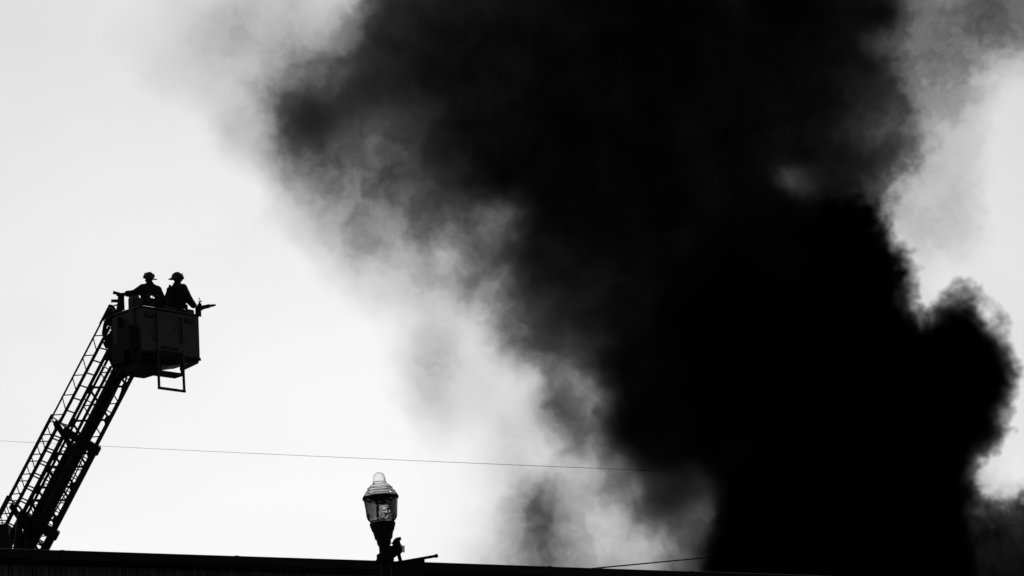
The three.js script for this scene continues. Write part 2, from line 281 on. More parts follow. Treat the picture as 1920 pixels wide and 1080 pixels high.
// a bar of square section lying along the boom's own axes
function beam(a, b, w, h = w) {
  const d = b.clone().sub(a), len = d.length(), g = box(w, len, h, 0, 0, 0, 0.01), y = d.normalize(), x = axP.clone().addScaledVector(y, -axP.dot(y)).normalize(), z = x.clone().cross(y);
  return g.applyMatrix4(new THREE.Matrix4().makeBasis(x, y, z)).translate((a.x + b.x) / 2, (a.y + b.y) / 2, (a.z + b.z) / 2);
}
function plate(points, thick, q) {                       // a flat plate with an outline given along and across the boom
  const s = new THREE.Shape(points.map(([t, p]) => new THREE.Vector2(p, t))), g = new THREE.ExtrudeGeometry(s, { depth: thick, bevelEnabled: false });
  return g.applyMatrix4(new THREE.Matrix4().makeBasis(axP, axT, axQ.clone().negate())).translate(...L(0, 0, q).toArray());
}
function section(i, top, end, e) {
  const a = -0.555 - e * 0.9, b = -0.33 - e * 0.35, c = -e * 0.3, d = 0.83 + e * 1.25, qa = 0.62 + e, qb = 0.72 + e, near = -e, far = 0.6 + e;
  const hb = i === 0 ? -0.4 : 0;
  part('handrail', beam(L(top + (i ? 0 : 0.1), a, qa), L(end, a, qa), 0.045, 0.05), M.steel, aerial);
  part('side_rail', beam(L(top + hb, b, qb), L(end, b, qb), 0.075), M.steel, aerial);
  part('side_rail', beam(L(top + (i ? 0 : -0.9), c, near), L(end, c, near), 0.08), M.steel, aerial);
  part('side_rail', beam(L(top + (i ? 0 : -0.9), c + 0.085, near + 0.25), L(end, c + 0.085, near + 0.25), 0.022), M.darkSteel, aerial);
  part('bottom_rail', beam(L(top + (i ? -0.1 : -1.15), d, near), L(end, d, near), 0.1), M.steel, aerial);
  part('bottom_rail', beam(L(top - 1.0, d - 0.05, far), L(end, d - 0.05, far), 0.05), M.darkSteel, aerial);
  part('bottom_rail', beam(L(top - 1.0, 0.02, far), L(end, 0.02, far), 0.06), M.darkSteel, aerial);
  const shown = Math.max(end, -5.6);
  const rungs = [];
  for (let t = Math.floor((top + (i ? -0.25 : -0.62)) / 0.356) * 0.356 - 0.05 - i * 0.085; t > end; t -= 0.356) {
    const g = bar(L(t, b, qb), L(t + 0.1, c, near + 0.2), 0.021, 8);
    if (t > shown) part('rung', g, M.steel, aerial); else rungs.push(g);
  }
  const lace = [];
  const add = (name, g, t) => { if (t > shown) part(name, g, M.steel, aerial); else lace.push(g); };
  for (let t = top - 0.22; t > end + 0.6; t -= 0.562) {
    add('handrail_brace', bar(L(t, a, qa), L(t + 0.135, b, qb), 0.014, 6), t);
    add('handrail_brace', bar(L(t - 0.06, a, qa), L(t - 0.33, b, qb), 0.014, 6), t);
  }
  // the deep lattice sides, near and far, with gusset plates
  let up = true;
  for (let t = top - (i ? 0.2 : 1.0), k = 0; t > end + 0.6; t -= 0.47, up = !up, k++) {
    const p0 = up ? c : d, p1 = up ? d : c;
    add('lattice_bar', beam(L(t, p0, near), L(t - 0.47, p1, near), 0.055, 0.05), t);
    add('far_lattice_bar', beam(L(t - 0.06, up ? d - 0.05 : 0.02, far), L(t - 0.53, up ? 0.02 : d - 0.05, far), 0.03), t);
    const s = p0 === c ? 1 : -1;
    add('gusset_plate', plate([[t + 0.15, p0 - s * 0.03], [t + 0.1, p0 + s * 0.06], [t + 0.02, p0 + s * 0.12], [t - 0.08, p0 + s * 0.12], [t - 0.14, p0 + s * 0.06], [t - 0.18, p0 - s * 0.03]], 0.014, near - 0.01), t);
    if (k % 2 === 0) add('cross_bar', bar(L(t - 0.3, c, near), L(t - 0.3, d - 0.03, near + 0.06), 0.017, 6), t);
    if (i > 0) add('lattice_bar', bar(L(t - 0.1, c + 0.05, near + 0.1), L(t - 0.36, c + 0.3, near + 0.16), 0.018, 6), t);
  }
  if (rungs.length) part('lower_rungs', rungs, M.steel, aerial).userData.kind = 'stuff';
  if (lace.length) part('lower_lattice', lace, M.steel, aerial).userData.kind = 'stuff';
  if (i === 0) return;
  // the heavy collar in which the inner section slides
  const k = top;
  part('collar', [beam(L(k - 0.12, c - 0.06, near - 0.05), L(k - 0.22, d + 0.05, near - 0.05), 0.2, 0.08), plate([[k + 0.02, b], [k + 0.01, b + 0.07], [k - 0.3, c + 0.24], [k - 0.42, c + 0.22], [k - 0.12, b - 0.01]], 0.05, near - 0.02), plate([[k - 0.04, d - 0.3], [k - 0.06, d + 0.05], [k - 0.1, d + 0.1], [k - 0.3, d + 0.1], [k - 0.3, d - 0.3]], 0.16, near - 0.06), beam(L(k - 0.1, b, qb), L(k - 0.05, c, near), 0.05), beam(L(k - 0.05, a, qa), L(k - 0.1, b, qb), 0.03)], M.darkSteel, aerial);
}
section(0, 0.95, -6.6, 0);
section(1, -2.08, -11, 0.05);
section(2, -4.42, -foot.y / axT.y + 0.9, 0.1);
// the rectangular boom and water pipe inside the lattice
part('inner_boom', beam(L(0.35, 0.44, 0.3), L(-9.5, 0.5, 0.3), 0.3, 0.26), M.darkSteel, aerial);
part('water_pipe', [bar(L(0.2, 0.36, 0.08), L(-3.2, 0.43, 0.1), 0.075, 14), bar(L(-2.2, 0.44, 0.1), L(-6.5, 0.48, 0.1), 0.1, 14), bar(L(-4.5, 0.5, 0.1), L(-13, 0.52, 0.1), 0.13, 14)], M.steel, aerial);
part('cable_tray', [beam(L(-0.3, 0.2, 0.42), L(-10, 0.22, 0.42), 0.07, 0.1), beam(L(-2.4, 0.24, 0.2), L(-9, 0.26, 0.2), 0.14, 0.1)], M.rubber, aerial);
part('cylinder', [bar(L(-4.55, -0.02, -0.25), L(-5.9, 0.5, -0.25), 0.09, 14), bar(L(-4.5, 0.12, -0.22), L(-5.7, 0.62, -0.22), 0.05, 12)], M.steel, aerial);
// head of the ladder: knuckle plates, hoses, cylinders up to the basket
part('knuckle', [plate([[0.62, -0.02], [0.62, 0.3], [0.1, 0.62], [-0.32, 0.72], [-0.5, 0.6], [-0.2, 0.2], [0.12, -0.03]], 0.1, 0.05), plate([[0.62, 0.02], [0.5, 0.4], [-0.15, 0.7], [-0.42, 0.56], [0, 0.1]], 0.08, 0.45), bar(L(0.28, -0.16, 0.0), L(0.36, 0.25, 0.0), 0.16, 16), bar(L(0.28, -0.16, 0.5), L(0.36, 0.25, 0.5), 0.13, 16)], M.darkSteel, aerial);
part('end_plate', [plate([[1.05, -0.585], [1.08, -0.5], [0.95, -0.2], [0.72, -0.08], [0.7, -0.22], [0.62, -0.36], [0.66, -0.5], [0.5, -0.585]], 0.05, 0.6), plate([[0.8, -0.4], [0.8, -0.1], [0.6, 0.05], [0.55, -0.1]], 0.05, 0.4)], M.darkSteel, aerial);
part('hose', [tube([L(0.92, -0.25, 0.2), L(0.72, -0.38, 0.1), L(0.42, -0.3, 0.05), L(0.22, -0.05, 0.05), L(0.15, 0.25, 0.1)], 0.05, 8, 30), tube([L(0.98, -0.05, 0.1), L(0.8, -0.2, 0.0), L(0.58, -0.17, 0.0), L(0.35, 0.1, 0.0)], 0.028, 8, 24), tube([L(1.1, -0.2, 0.1), L(0.98, -0.32, 0.1), L(0.9, -0.22, 0.12), L(1.0, -0.1, 0.1)], 0.022, 8, 24)], M.rubber, aerial);
part('tilt_cylinder', [bar(L(-0.35, 0.62, -0.1), L(0.35, 0.62, -0.1), 0.055, 12), bar(L(-0.2, 0.5, -0.1), L(0.45, 0.45, -0.1), 0.04, 12)], M.steel, aerial);
part('winch_box', box(0.62, 0.75, 0.5, ...pq(-4, 1014, DEPTH - 1).toArray(), 0.03), M.darkSteel, aerial);
part('turntable', [box(2.3, 0.9, 2.3, 0, 0.45, 0, 0.08), box(1.5, 0.5, 1.5, 0, 1.1, 0, 0.06)], M.paintDark, aerial);

// ---- the basket: an open steel box, seen from below its near corner
const PSI = rad(46), bu = V(Math.cos(PSI), 0, -Math.sin(PSI)), bv = V(-Math.sin(PSI), 0, -Math.cos(PSI)), corner = at(266, 661, 67);
const BW = 1.83, BD = 1.1, BH = 1.15, FLOOR = 0.42;
const bLocal = corner.clone().sub(aerial.position), B = (u, v, y) => bLocal.clone().addScaledVector(bu, u).addScaledVector(bv, v).add(V(0, y, 0));
const bWorld = (u, v, y) => corner.clone().addScaledVector(bu, u).addScaledVector(bv, v).add(V(0, y, 0));
const bBasis = new THREE.Matrix4().makeBasis(bu, V(0, 1, 0), bv.clone().negate());
const bBox = (u, v, y, w, d, h, bevel = 0.012) => box(w, h, d, 0, 0, 0, bevel).applyMatrix4(bBasis).translate(...B(u, v, y).toArray());
const basket = part('basket', [
  bBox(BW / 2, 0.025, BH / 2, BW, 0.05, BH), bBox(BW / 2, BD - 0.025, BH / 2, BW, 0.05, BH), bBox(BW - 0.025, BD / 2, BH / 2, 0.05, BD - 0.11, BH),
], M.paint, aerial, 'boxy steel rescue basket at the tip of the boom');
const bPart = (name, g, m, label) => part(name, g, m, basket, label);
bPart('side_wall', bBox(0.025, BD / 2, BH / 2, 0.05, BD - 0.11, BH), M.paintDark);
{ // floor pan narrowing downwards, with its frame
  const c = [[0.04, 0.04, 0], [BW - 0.04, 0.04, 0], [BW - 0.04, BD - 0.04, 0], [0.04, BD - 0.04, 0], [0.08, 0.3, -0.26], [BW - 0.62, 0.3, -0.13], [BW - 0.62, BD + 0.02, -0.13], [0.0, BD + 0.02, -0.26]].map((p) => B(...p));
  const g = new THREE.BufferGeometry(), q = [[0, 1, 5, 4], [1, 2, 6, 5], [2, 3, 7, 6], [3, 0, 4, 7], [4, 5, 6, 7], [3, 2, 1, 0]], pos = [];
  for (const f of q) for (const k of [0, 1, 2, 0, 2, 3]) pos.push(...c[f[k]].toArray());
  g.setAttribute('position', new THREE.Float32BufferAttribute(pos, 3)); g.computeVertexNormals();
  bPart('underside', g, M.paintDark);
}
bPart('skid', [bar(B(1.78, 0.06, -0.01), B(1.24, 0.02, -0.27), 0.06, 8), bar(B(1.3, 0.0, 0.0), B(1.24, 0.02, -0.3), 0.05, 8)], M.paintDark);
bPart('floor', bBox(BW / 2, BD / 2, FLOOR - 0.03, BW - 0.12, BD - 0.12, 0.06), M.darkSteel);
bPart('top_rail', [bar(B(0, -0.01, BH + 0.02), B(BW, -0.01, BH + 0.02), 0.03), bar(B(0, BD, BH + 0.025), B(BW, BD, BH + 0.025), 0.03), bar(B(0, 0, BH + 0.02), B(0, BD, BH + 0.025), 0.034), bar(B(BW, 0, BH + 0.02), B(BW, BD, BH + 0.025), 0.03)], M.steel);
bPart('door', bBox(0.84, -0.014, 0.62, 0.72, 0.022, 1.0, 0.006), M.paint);
bPart('kick_plate', bBox(BW / 2, -0.012, 0.035, BW + 0.02, 0.03, 0.075, 0.006), M.darkSteel);
for (const u of [0.435, 1.22]) bPart('grab_handle', [bar(B(u, -0.06, 0.36), B(u, -0.06, 1.02), 0.022), bar(B(u, -0.06, 0.37), B(u, 0, 0.37), 0.018), bar(B(u, -0.06, 1.01), B(u, 0, 1.01), 0.018)], M.darkSteel);
bPart('light', [bBox(0.26, -0.02, 1.0, 0.24, 0.04, 0.13)], M.paintDark); bPart('light', [bBox(1.52, -0.02, 1.0, 0.27, 0.04, 0.12)], M.paintDark);
for (const [u, w] of [[0.62, 0.1], [0.73, 0.09], [0.83, 0.08], [0.97, 0.08], [1.07, 0.09]]) bPart('lettering', bBox(u, -0.029, 0.2, w, 0.008, 0.075, 0.002), M.rubber);
bPart('bolt', bar(B(1.0, -0.02, 0.72), B(1.0, -0.035, 0.72), 0.03, 12), M.rubber);
bPart('step_frame', [bar(B(0.435, -0.07, 0.16), B(0.435, -0.09, -0.86), 0.034, 10), bar(B(1.22, -0.07, 0.16), B(1.22, -0.09, -0.86), 0.034, 10), bar(B(0.41, -0.09, -0.86), B(1.25, -0.09, -0.86), 0.036, 10), bar(B(0.435, -0.09, 0.1), B(1.22, -0.09, 0.1), 0.022, 10)], M.steel, 'folding ladder step hanging under the basket');
bPart('step', [bBox(0.86, 0.12, -0.43, 0.8, 0.4, 0.06, 0.01), bar(B(0.62, 0.24, -0.1), B(0.62, 0.26, -0.37), 0.03), bar(B(1.2, -0.06, -0.2), B(1.2, -0.06, -0.42), 0.045)], M.darkSteel);
bPart('under_frame', [bBox(0.42, 0.85, -0.26, 0.9, 0.4, 0.2), bBox(0.36, 0.5, -0.3, 0.78, 0.62, 0.2), bBox(-0.05, 0.75, 0.1, 0.24, 0.5, 0.5), bar(B(0.1, 0.4, -0.2), B(0.75, 1.0, -0.3), 0.05)], M.darkSteel);
bPart('side_cabinet', [bBox(-0.09, 0.5, 0.42, 0.18, 0.5, 0.62), bBox(-0.05, 0.3, 0.2, 0.1, 0.3, 0.18), bar(B(-0.13, 0.2, 0.32), B(-0.13, 0.2, -0.1), 0.03)], M.darkSteel);
bPart('side_cabinet', [bBox(-0.06, 0.9, 0.7, 0.12, 0.22, 0.7)], M.paintDark);
// control post with two lamps at the left end
{
  const d = 68.2;
  bPart('control_post', [bar(pq(226.5, 582, d), pq(227, 549, d), 0.1, 12, 0.075), bar(pq(222, 600, d), pq(225, 572, d), 0.08, 10), bar(pq(233, 556, d), pq(219, 551, d), 0.05, 10), bar(pq(231, 565, d), pq(214, 564, d), 0.042, 10), tube([pq(222, 571, d), pq(213, 574, d), pq(208, 582, d), pq(212, 588, d)], 0.02, 8, 20)], M.darkSteel);
  for (const [x0, y0, x1, y1] of [[212.5, 548.5, 224, 550.5], [209, 564.3, 219, 564]]) bPart('spotlight', [bar(pq(x0, y0, d), pq(x1, y1, d), 0.042, 16, 0.03), bar(pq(x0 - 0.2, y0, d), pq(x0 + 1.6, y0 + 0.2, d), 0.046, 16)], M.darkSteel);
}
{ // water monitor with its nozzle at the right end
  const d = 67.9;
  bPart('monitor', [bar(pq(372, 594, d), pq(371.5, 576, d), 0.075, 14), bar(pq(367, 580, d), pq(378, 577, d), 0.07, 14), bar(pq(374.6, 578, d), pq(374.4, 569, d), 0.055, 14, 0.045), bar(pq(374.4, 569, d), pq(374.3, 566, d), 0.03, 10, 0.012), bar(pq(371.5, 565.6, d), pq(379, 565.2, d), 0.012, 8)], M.darkSteel);
  bPart('nozzle', [bar(pq(376, 577.4, d), pq(391, 574, d), 0.058, 16, 0.046), bar(pq(390.5, 574.1, d), pq(392.5, 573.7, d), 0.056, 16), bar(pq(392, 573.8, d), pq(402, 572.2, d), 0.036, 16, 0.03), bar(pq(401.5, 572.2, d), pq(405, 571.9, d), 0.022, 12, 0.018)], M.darkSteel);
  bPart('pull_cord', tube([pq(375, 566, d), pq(375.6, 563, d), pq(373.2, 561.5, d), pq(374.6, 559.6, d), pq(373, 558, d)], 0.009, 6, 24), M.rubber);
}
// control console in the middle of the basket, between the two people
// brackets, hoses and boxes crowded between the basket's left side and the head of the ladder
{
  const d = 68.35, P = (x, y, q = 0) => pq(x, y, d + q);
  bPart('bracket', [bar(P(216, 600), P(203, 590), 0.05, 8), bar(P(216, 618), P(198, 640), 0.06, 8), bar(P(212, 640), P(196, 648), 0.1, 10), bar(P(218, 655), P(204, 652), 0.12, 10), bar(P(206, 577), P(199, 590), 0.045, 8), bar(P(213, 588), P(206, 612), 0.05, 8), box(0.22, 0.3, 0.2, ...P(214, 632).toArray(), 0.03), box(0.16, 0.22, 0.2, ...P(211, 596).toArray(), 0.03), bar(P(214, 662), P(226, 676), 0.09, 10)], M.darkSteel);
  bPart('hose', [tube([P(214, 606), P(204, 604), P(197, 614), P(194, 626), P(200, 636)], 0.045, 8, 24), tube([P(216, 584), P(205, 583), P(201, 592), P(206, 604), P(214, 612)], 0.025, 8, 24), tube([P(222, 668), P(228, 690), P(222, 715), P(212, 735)], 0.03, 8, 24), tube([P(232, 676), P(240, 690), P(236, 712), P(224, 745)], 0.022, 8, 24)], M.rubber);
}
part('cable', [tube([L(0.3, 0.62, -0.06), L(-1.2, 0.66, -0.07), L(-2.3, 0.64, -0.12)], 0.016, 6, 30), tube([L(0.1, 0.27, -0.05), L(-1.1, 0.24, -0.06), L(-2.2, 0.3, -0.12)], 0.014, 6, 30), tube([L(-2.4, 0.68, -0.1), L(-3.4, 0.72, -0.12), L(-4.5, 0.68, -0.2)], 0.018, 6, 30)], M.rubber, aerial);
for (const [t, p] of [[-0.62, 0.8], [-2.2, 0.9], [-4.56, 0.97]]) part('roller', bar(L(t, p, -0.12), L(t, p, 0.06), 0.06, 16), M.steel, aerial);
bPart('console', [bBox(1.14, 0.4, 0.9, 0.46, 0.16, 0.98, 0.03), bBox(1.14, 0.3, BH + 0.12, 0.4, 0.06, 0.2, 0.02)], M.paintDark);
bPart('control_panel', [bBox(0.12, 0.36, BH - 0.12, 0.3, 0.24, 0.9, 0.04), bBox(0.1, 0.38, BH + 0.34, 0.2, 0.2, 0.06, 0.02)], M.paintDark);
bPart('monitor_base', bBox(1.66, 0.2, BH - 0.06, 0.26, 0.2, 0.5, 0.04), M.paintDark);
// ---------------------------------------------------------------- people: skins of smoothly joined tapered bones
function flesh(bones, centre, half, res, k = 0.03) {
  const mc = new MarchingCubes(res, M.skin, false, false, 60000), p = V(0, 0, 0), f = mc.field, size = mc.size, hs = mc.halfsize;
  const B3 = bones.map(([a, ra, b, rb, flat]) => ({ a: V(...a), d: V(...b).sub(V(...a)), ra, rb, flat: flat ?? 1 }));
  for (const b of B3) b.l = Math.max(b.d.lengthSq(), 1e-9);
  for (let z = 0, i = 0; z < size; z++) for (let y = 0; y < size; y++) for (let x = 0; x < size; x++, i++) {
    p.set((x - hs) / hs * half + centre[0], (y - hs) / hs * half + centre[1], (z - hs) / hs * half + centre[2]);
    let sum = 0;
    for (const b of B3) {
      const qx = p.x - b.a.x, qy = p.y - b.a.y, qz = p.z - b.a.z, t = clamp((qx * b.d.x + qy * b.d.y + qz * b.d.z) / b.l, 0, 1);
      const dx = (qx - b.d.x * t) / b.flat, dy = qy - b.d.y * t, dz = qz - b.d.z * t, d = Math.sqrt(dx * dx + dy * dy + dz * dz) - lerp(b.ra, b.rb, t);
      if (d < 0.25) sum += Math.exp(-d / k * 2.2);
    }
    f[i] = sum > 0 ? k / 2.2 * Math.log(sum) : -0.3;
  }
  mc.isolation = 0; mc.update();
  const n = mc.count, g = new THREE.BufferGeometry(), pos = mc.positionArray.slice(0, n * 3), nor = mc.normalArray.slice(0, n * 3);
  for (let i = 0; i < pos.length; i += 3) { pos[i] = pos[i] * half + centre[0]; pos[i + 1] = pos[i + 1] * half + centre[1]; pos[i + 2] = pos[i + 2] * half + centre[2]; }
  g.setAttribute('position', new THREE.BufferAttribute(pos, 3)); g.computeVertexNormals();
  return plain(g);
}
// a gloved or bare hand at the wrist w, fingers along dir, curled about what they hold
function hand(w, dir, side) {
  const d = V(...dir).normalize(), s = V(0, 0, side), n = d.clone().cross(s).normalize(), W = V(...w), P = (a, b, c) => W.clone().addScaledVector(d, a).addScaledVector(s, b).addScaledVector(n, c).toArray();
  const bones = [[P(0, 0, 0), 0.026, P(0.05, 0, 0), 0.024], [P(0.04, -0.022, 0), 0.017, P(0.085, -0.028, 0), 0.014], [P(0.04, 0.022, 0), 0.017, P(0.085, 0.028, 0), 0.014], [P(0.03, -0.012, 0), 0.02, P(0.085, 0.0, 0), 0.016]];
  [[-0.033, 0.062], [-0.011, 0.074], [0.011, 0.07], [0.033, 0.055]].forEach(([o, l]) => bones.push([P(0.085, o, 0), 0.0105, P(0.085 + l * 0.4, o, -l * 0.2), 0.0095], [P(0.085 + l * 0.4, o, -l * 0.2), 0.0095, P(0.085 + l * 0.45, o, -l * 0.62), 0.009], [P(0.085 + l * 0.45, o, -l * 0.62), 0.009, P(0.085 + l * 0.15, o, -l * 0.85), 0.008]));
  bones.push([P(0.025, -0.03, -0.005), 0.014, P(0.055, -0.055, -0.025), 0.0115], [P(0.055, -0.055, -0.025), 0.0115, P(0.08, -0.05, -0.05), 0.0095]);
  return flesh(bones, P(0.075, 0, -0.01), 0.11, 56, 0.008);
}
function head(y) {                                       // faces +x
  const g = flesh([[[-0.01, y + 0.035, 0], 0.088, [0.005, y + 0.03, 0], 0.086], [[0.03, y - 0.03, 0], 0.062, [0.05, y - 0.075, 0], 0.038], [[0.03, y - 0.05, 0.03], 0.03, [0.03, y - 0.05, -0.03], 0.03],
    [[0.085, y + 0.02, 0], 0.011, [0.108, y - 0.018, 0], 0.014], [[0.085, y - 0.022, 0.012], 0.01, [0.085, y - 0.022, -0.012], 0.01], [[0.078, y - 0.05, 0.018], 0.01, [0.078, y - 0.05, -0.018], 0.01], [[0.076, y + 0.03, 0.035], 0.014, [0.082, y + 0.035, 0], 0.012], [[0.076, y + 0.03, -0.035], 0.014, [0.082, y + 0.035, 0], 0.012],
    [[-0.005, y + 0.005, 0.088], 0.018, [-0.01, y - 0.02, 0.086], 0.012], [[-0.005, y + 0.005, -0.088], 0.018, [-0.01, y - 0.02, -0.086], 0.012], [[-0.02, y - 0.05, 0], 0.056, [-0.02, y - 0.17, 0], 0.062]], [0, y - 0.01, 0], 0.2, 72, 0.012);
  return g;
}
function helmetOn(person, y, tilt, scaleY) {
  const dome = new THREE.SphereGeometry(0.128, 32, 16, 0, Math.PI * 2, 0, Math.PI * 0.52).scale(1.04, 1.08, 0.92);
  const ridges = [0, 0.55, -0.55].map((a) => new THREE.TorusGeometry(0.13, 0.008, 6, 24, Math.PI).scale(1.04, 1.08, 1).rotateX(a));
  const h = new THREE.Group();
  const shell = part('helmet', [dome, ...ridges], M.helmet, person);
  shell.position.set(0, y, 0); shell.rotation.z = tilt;
  const rim = [];                                        // long at the back, short in front, drooping
  const seg = 48, ring = (k) => Array.from({ length: seg }, (_, i) => { const a = i / seg * Math.PI * 2, back = Math.max(0, -Math.cos(a)), r = k ? 1.13 + 0.06 * Math.max(0, Math.cos(a)) + 0.5 * back * back : 0.96; return V(0.132 * r * Math.cos(a), k ? -0.012 - 0.012 * back + 0.012 * Math.cos(a) : 0.004, 0.12 * (k ? 1.13 + 0.02 * back : 0.98) * Math.sin(a)); });
  const A = ring(0), C = ring(1), g = new THREE.BufferGeometry(), pos = [], push = (...v) => v.forEach((q) => pos.push(q.x, q.y, q.z)), dn = V(0, -0.007, 0);
  for (let i = 0; i < seg; i++) { const j = (i + 1) % seg, a = A[i], b = A[j], c = C[i], d = C[j], a2 = a.clone().add(dn), b2 = b.clone().add(dn), c2 = c.clone().add(dn), d2 = d.clone().add(dn); push(a, b, d, a, d, c, a2, d2, b2, a2, c2, d2, c, d, d2, c, d2, c2); }
  g.setAttribute('position', new THREE.Float32BufferAttribute(pos, 3)); g.computeVertexNormals();
  part('brim', g, M.helmet, shell);
  part('badge', box(0.012, 0.1, 0.075, 0.135, 0.055, 0, 0.006).rotateZ(0.12), M.brass, shell);
  part('visor', new THREE.CylinderGeometry(0.142, 0.15, 0.075, 24, 1, true, Math.PI / 2 - 0.95, 1.9).translate(0.012, -0.015, 0).rotateZ(0.25), M.helmet, shell);
  return shell;
}
function firefighter(name, label, base, turn, scale, pose) {
  const t = thing(name, label, 'person', base); t.rotation.y = turn; t.scale.setScalar(scale);
  const { lean } = pose, q0 = new THREE.Quaternion().setFromAxisAngle(V(0, 1, 0), -turn), spin = (a) => V(...a).applyQuaternion(q0).toArray();
  const arms = pose.arms.map(([el, wr, dir, s]) => [spin(el), spin(wr), spin(dir), s]), yaw = pose.headYaw;
  const sh = [lean, 1.41], body = [], coat = [], y = 1.66, hx = lean + 0.02;
  body.push([[0, 0.95, 0], 0.13, [lean, 1.35, 0], 0.14, 0.8], [[lean, 1.38, 0.15], 0.06, [lean, 1.38, -0.15], 0.06], [[lean, 1.4, 0], 0.07, [hx - 0.02, 1.56, 0], 0.058]);
  coat.push([[-0.01, 0.8, 0.07], 0.19, [0, 1.0, 0.07], 0.165, 0.95], [[-0.01, 0.8, -0.07], 0.19, [0, 1.0, -0.07], 0.165, 0.95], [[0, 1.0, 0.075], 0.172, [lean * 0.9, 1.28, 0.1], 0.172, 0.95], [[0, 1.0, -0.075], 0.172, [lean * 0.9, 1.28, -0.1], 0.172, 0.95], [[lean - 0.01, 1.385, 0.19], 0.092, [lean - 0.01, 1.385, -0.19], 0.092], [[lean - 0.02, 1.33, 0.11], 0.13, [lean - 0.02, 1.33, -0.11], 0.13], [[lean - 0.01, 1.46, 0], 0.1, [hx - 0.02, 1.54, 0], 0.088], [[lean, 1.5, 0.05], 0.075, [lean - 0.01, 1.41, 0.19], 0.095], [[lean, 1.5, -0.05], 0.075, [lean - 0.01, 1.41, -0.19], 0.095]);
  const hands = [];
  for (const [el, wr, dir, s] of arms) {
    const S = [sh[0], sh[1], s * 0.215];
    body.push([S, 0.055, el, 0.042], [el, 0.042, wr, 0.03]);
    const cuff = wr.map((v, i) => lerp(el[i], v, 0.93));
    coat.push([S, 0.108, el, 0.094], [el, 0.094, cuff, 0.078], [el.map((v, i) => lerp(S[i], v, 0.55)), 0.088, el.map((v, i) => lerp(S[i], v, 0.62)), 0.08]);
    hands.push(hand(wr, dir, s));
  }
  const legs = [];
  for (const s of [1, -1]) {
    body.push([[0, 0.93, s * 0.09], 0.085, [0.03, 0.5, s * 0.11], 0.058], [[0.03, 0.5, s * 0.11], 0.058, [0, 0.09, s * 0.12], 0.042], [[-0.03, 0.045, s * 0.12], 0.04, [0.16, 0.035, s * 0.13], 0.034]);
    legs.push([[0, 0.93, s * 0.1], 0.12, [0.03, 0.5, s * 0.11], 0.095], [[0.03, 0.5, s * 0.11], 0.095, [0, 0.14, s * 0.12], 0.085]);
  }
  const h = head(y).rotateY(yaw).translate(hx, 0, 0);
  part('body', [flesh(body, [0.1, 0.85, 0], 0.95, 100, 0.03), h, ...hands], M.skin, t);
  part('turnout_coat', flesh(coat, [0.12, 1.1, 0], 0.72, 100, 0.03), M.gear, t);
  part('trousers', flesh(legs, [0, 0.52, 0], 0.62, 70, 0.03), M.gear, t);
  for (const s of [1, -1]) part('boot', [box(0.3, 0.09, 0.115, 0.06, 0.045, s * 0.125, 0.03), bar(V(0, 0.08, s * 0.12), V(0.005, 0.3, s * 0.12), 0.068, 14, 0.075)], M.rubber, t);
  const hm = helmetOn(t, y + 0.055, pose.tilt, 1); hm.position.x = hx; hm.rotation.set(0, yaw, pose.tilt, 'YXZ');
  part('collar', new THREE.TorusGeometry(0.088, 0.022, 8, 24).rotateX(Math.PI / 2).translate(hx - 0.02, 1.53, 0), M.gear, t);
  part('chin_strap', tube([V(hx + 0.02, y + 0.03, 0.105), V(hx + 0.04, y - 0.06, 0.07), V(hx + 0.055, y - 0.125, 0), V(hx + 0.04, y - 0.06, -0.07), V(hx + 0.02, y + 0.03, -0.105)].map((v) => v.sub(V(hx, 0, 0)).applyAxisAngle(V(0, 1, 0), yaw).add(V(hx, 0, 0))), 0.007, 6, 24), M.rubber, t);
  return t;
}
const standing = (u, v) => bWorld(u, v, FLOOR);
const left = firefighter('person', 'person in dark coat and helmet at the left end, reaching for the control post', standing(0.735, 0.5), Math.PI - 0.9, 1.0,
  { lean: 0.05, tilt: 0.12, headYaw: 0.72, arms: [[[-0.4, 1.27, 0.14], [-0.6, 1.3, 0.08], [-1, 0.15, 0], -1], [[0.26, 1.1, -0.18], [0.06, 1.0, -0.3], [-0.9, -0.2, -0.3], 1]] });
const right = firefighter('person', 'person in dark coat and brimmed helmet beside the water nozzle, air tank on the back', standing(1.53, 0.5), 0.85, 1.055,
  { lean: 0.03, tilt: -0.04, headYaw: -0.7, arms: [[[0.3, 1.14, 0.12], [0.42, 0.98, 0.06], [0.9, -0.25, 0], 1], [[-0.28, 1.12, -0.16], [-0.1, 1.0, -0.32], [0.7, -0.1, -0.5], -1]] });
part('air_tank', [bar(V(-0.21, 0.98, 0), V(-0.2, 1.38, 0), 0.078, 18), new THREE.SphereGeometry(0.078, 18, 10).translate(-0.2, 1.38, 0), new THREE.SphereGeometry(0.078, 18, 10).translate(-0.21, 0.98, 0), bar(V(-0.2, 1.42, 0), V(-0.19, 1.5, 0), 0.03, 10), box(0.05, 0.5, 0.26, -0.12, 1.2, 0, 0.02)], M.darkSteel, right);
part('shoulder_strap', [tube([V(-0.13, 1.42, 0.11), V(0.0, 1.51, 0.12), V(0.14, 1.4, 0.12), V(0.17, 1.2, 0.12)], 0.028, 8, 20), tube([V(-0.13, 1.42, -0.11), V(0.0, 1.51, -0.12), V(0.14, 1.4, -0.12), V(0.17, 1.2, -0.12)], 0.028, 8, 20)], M.rubber, right);
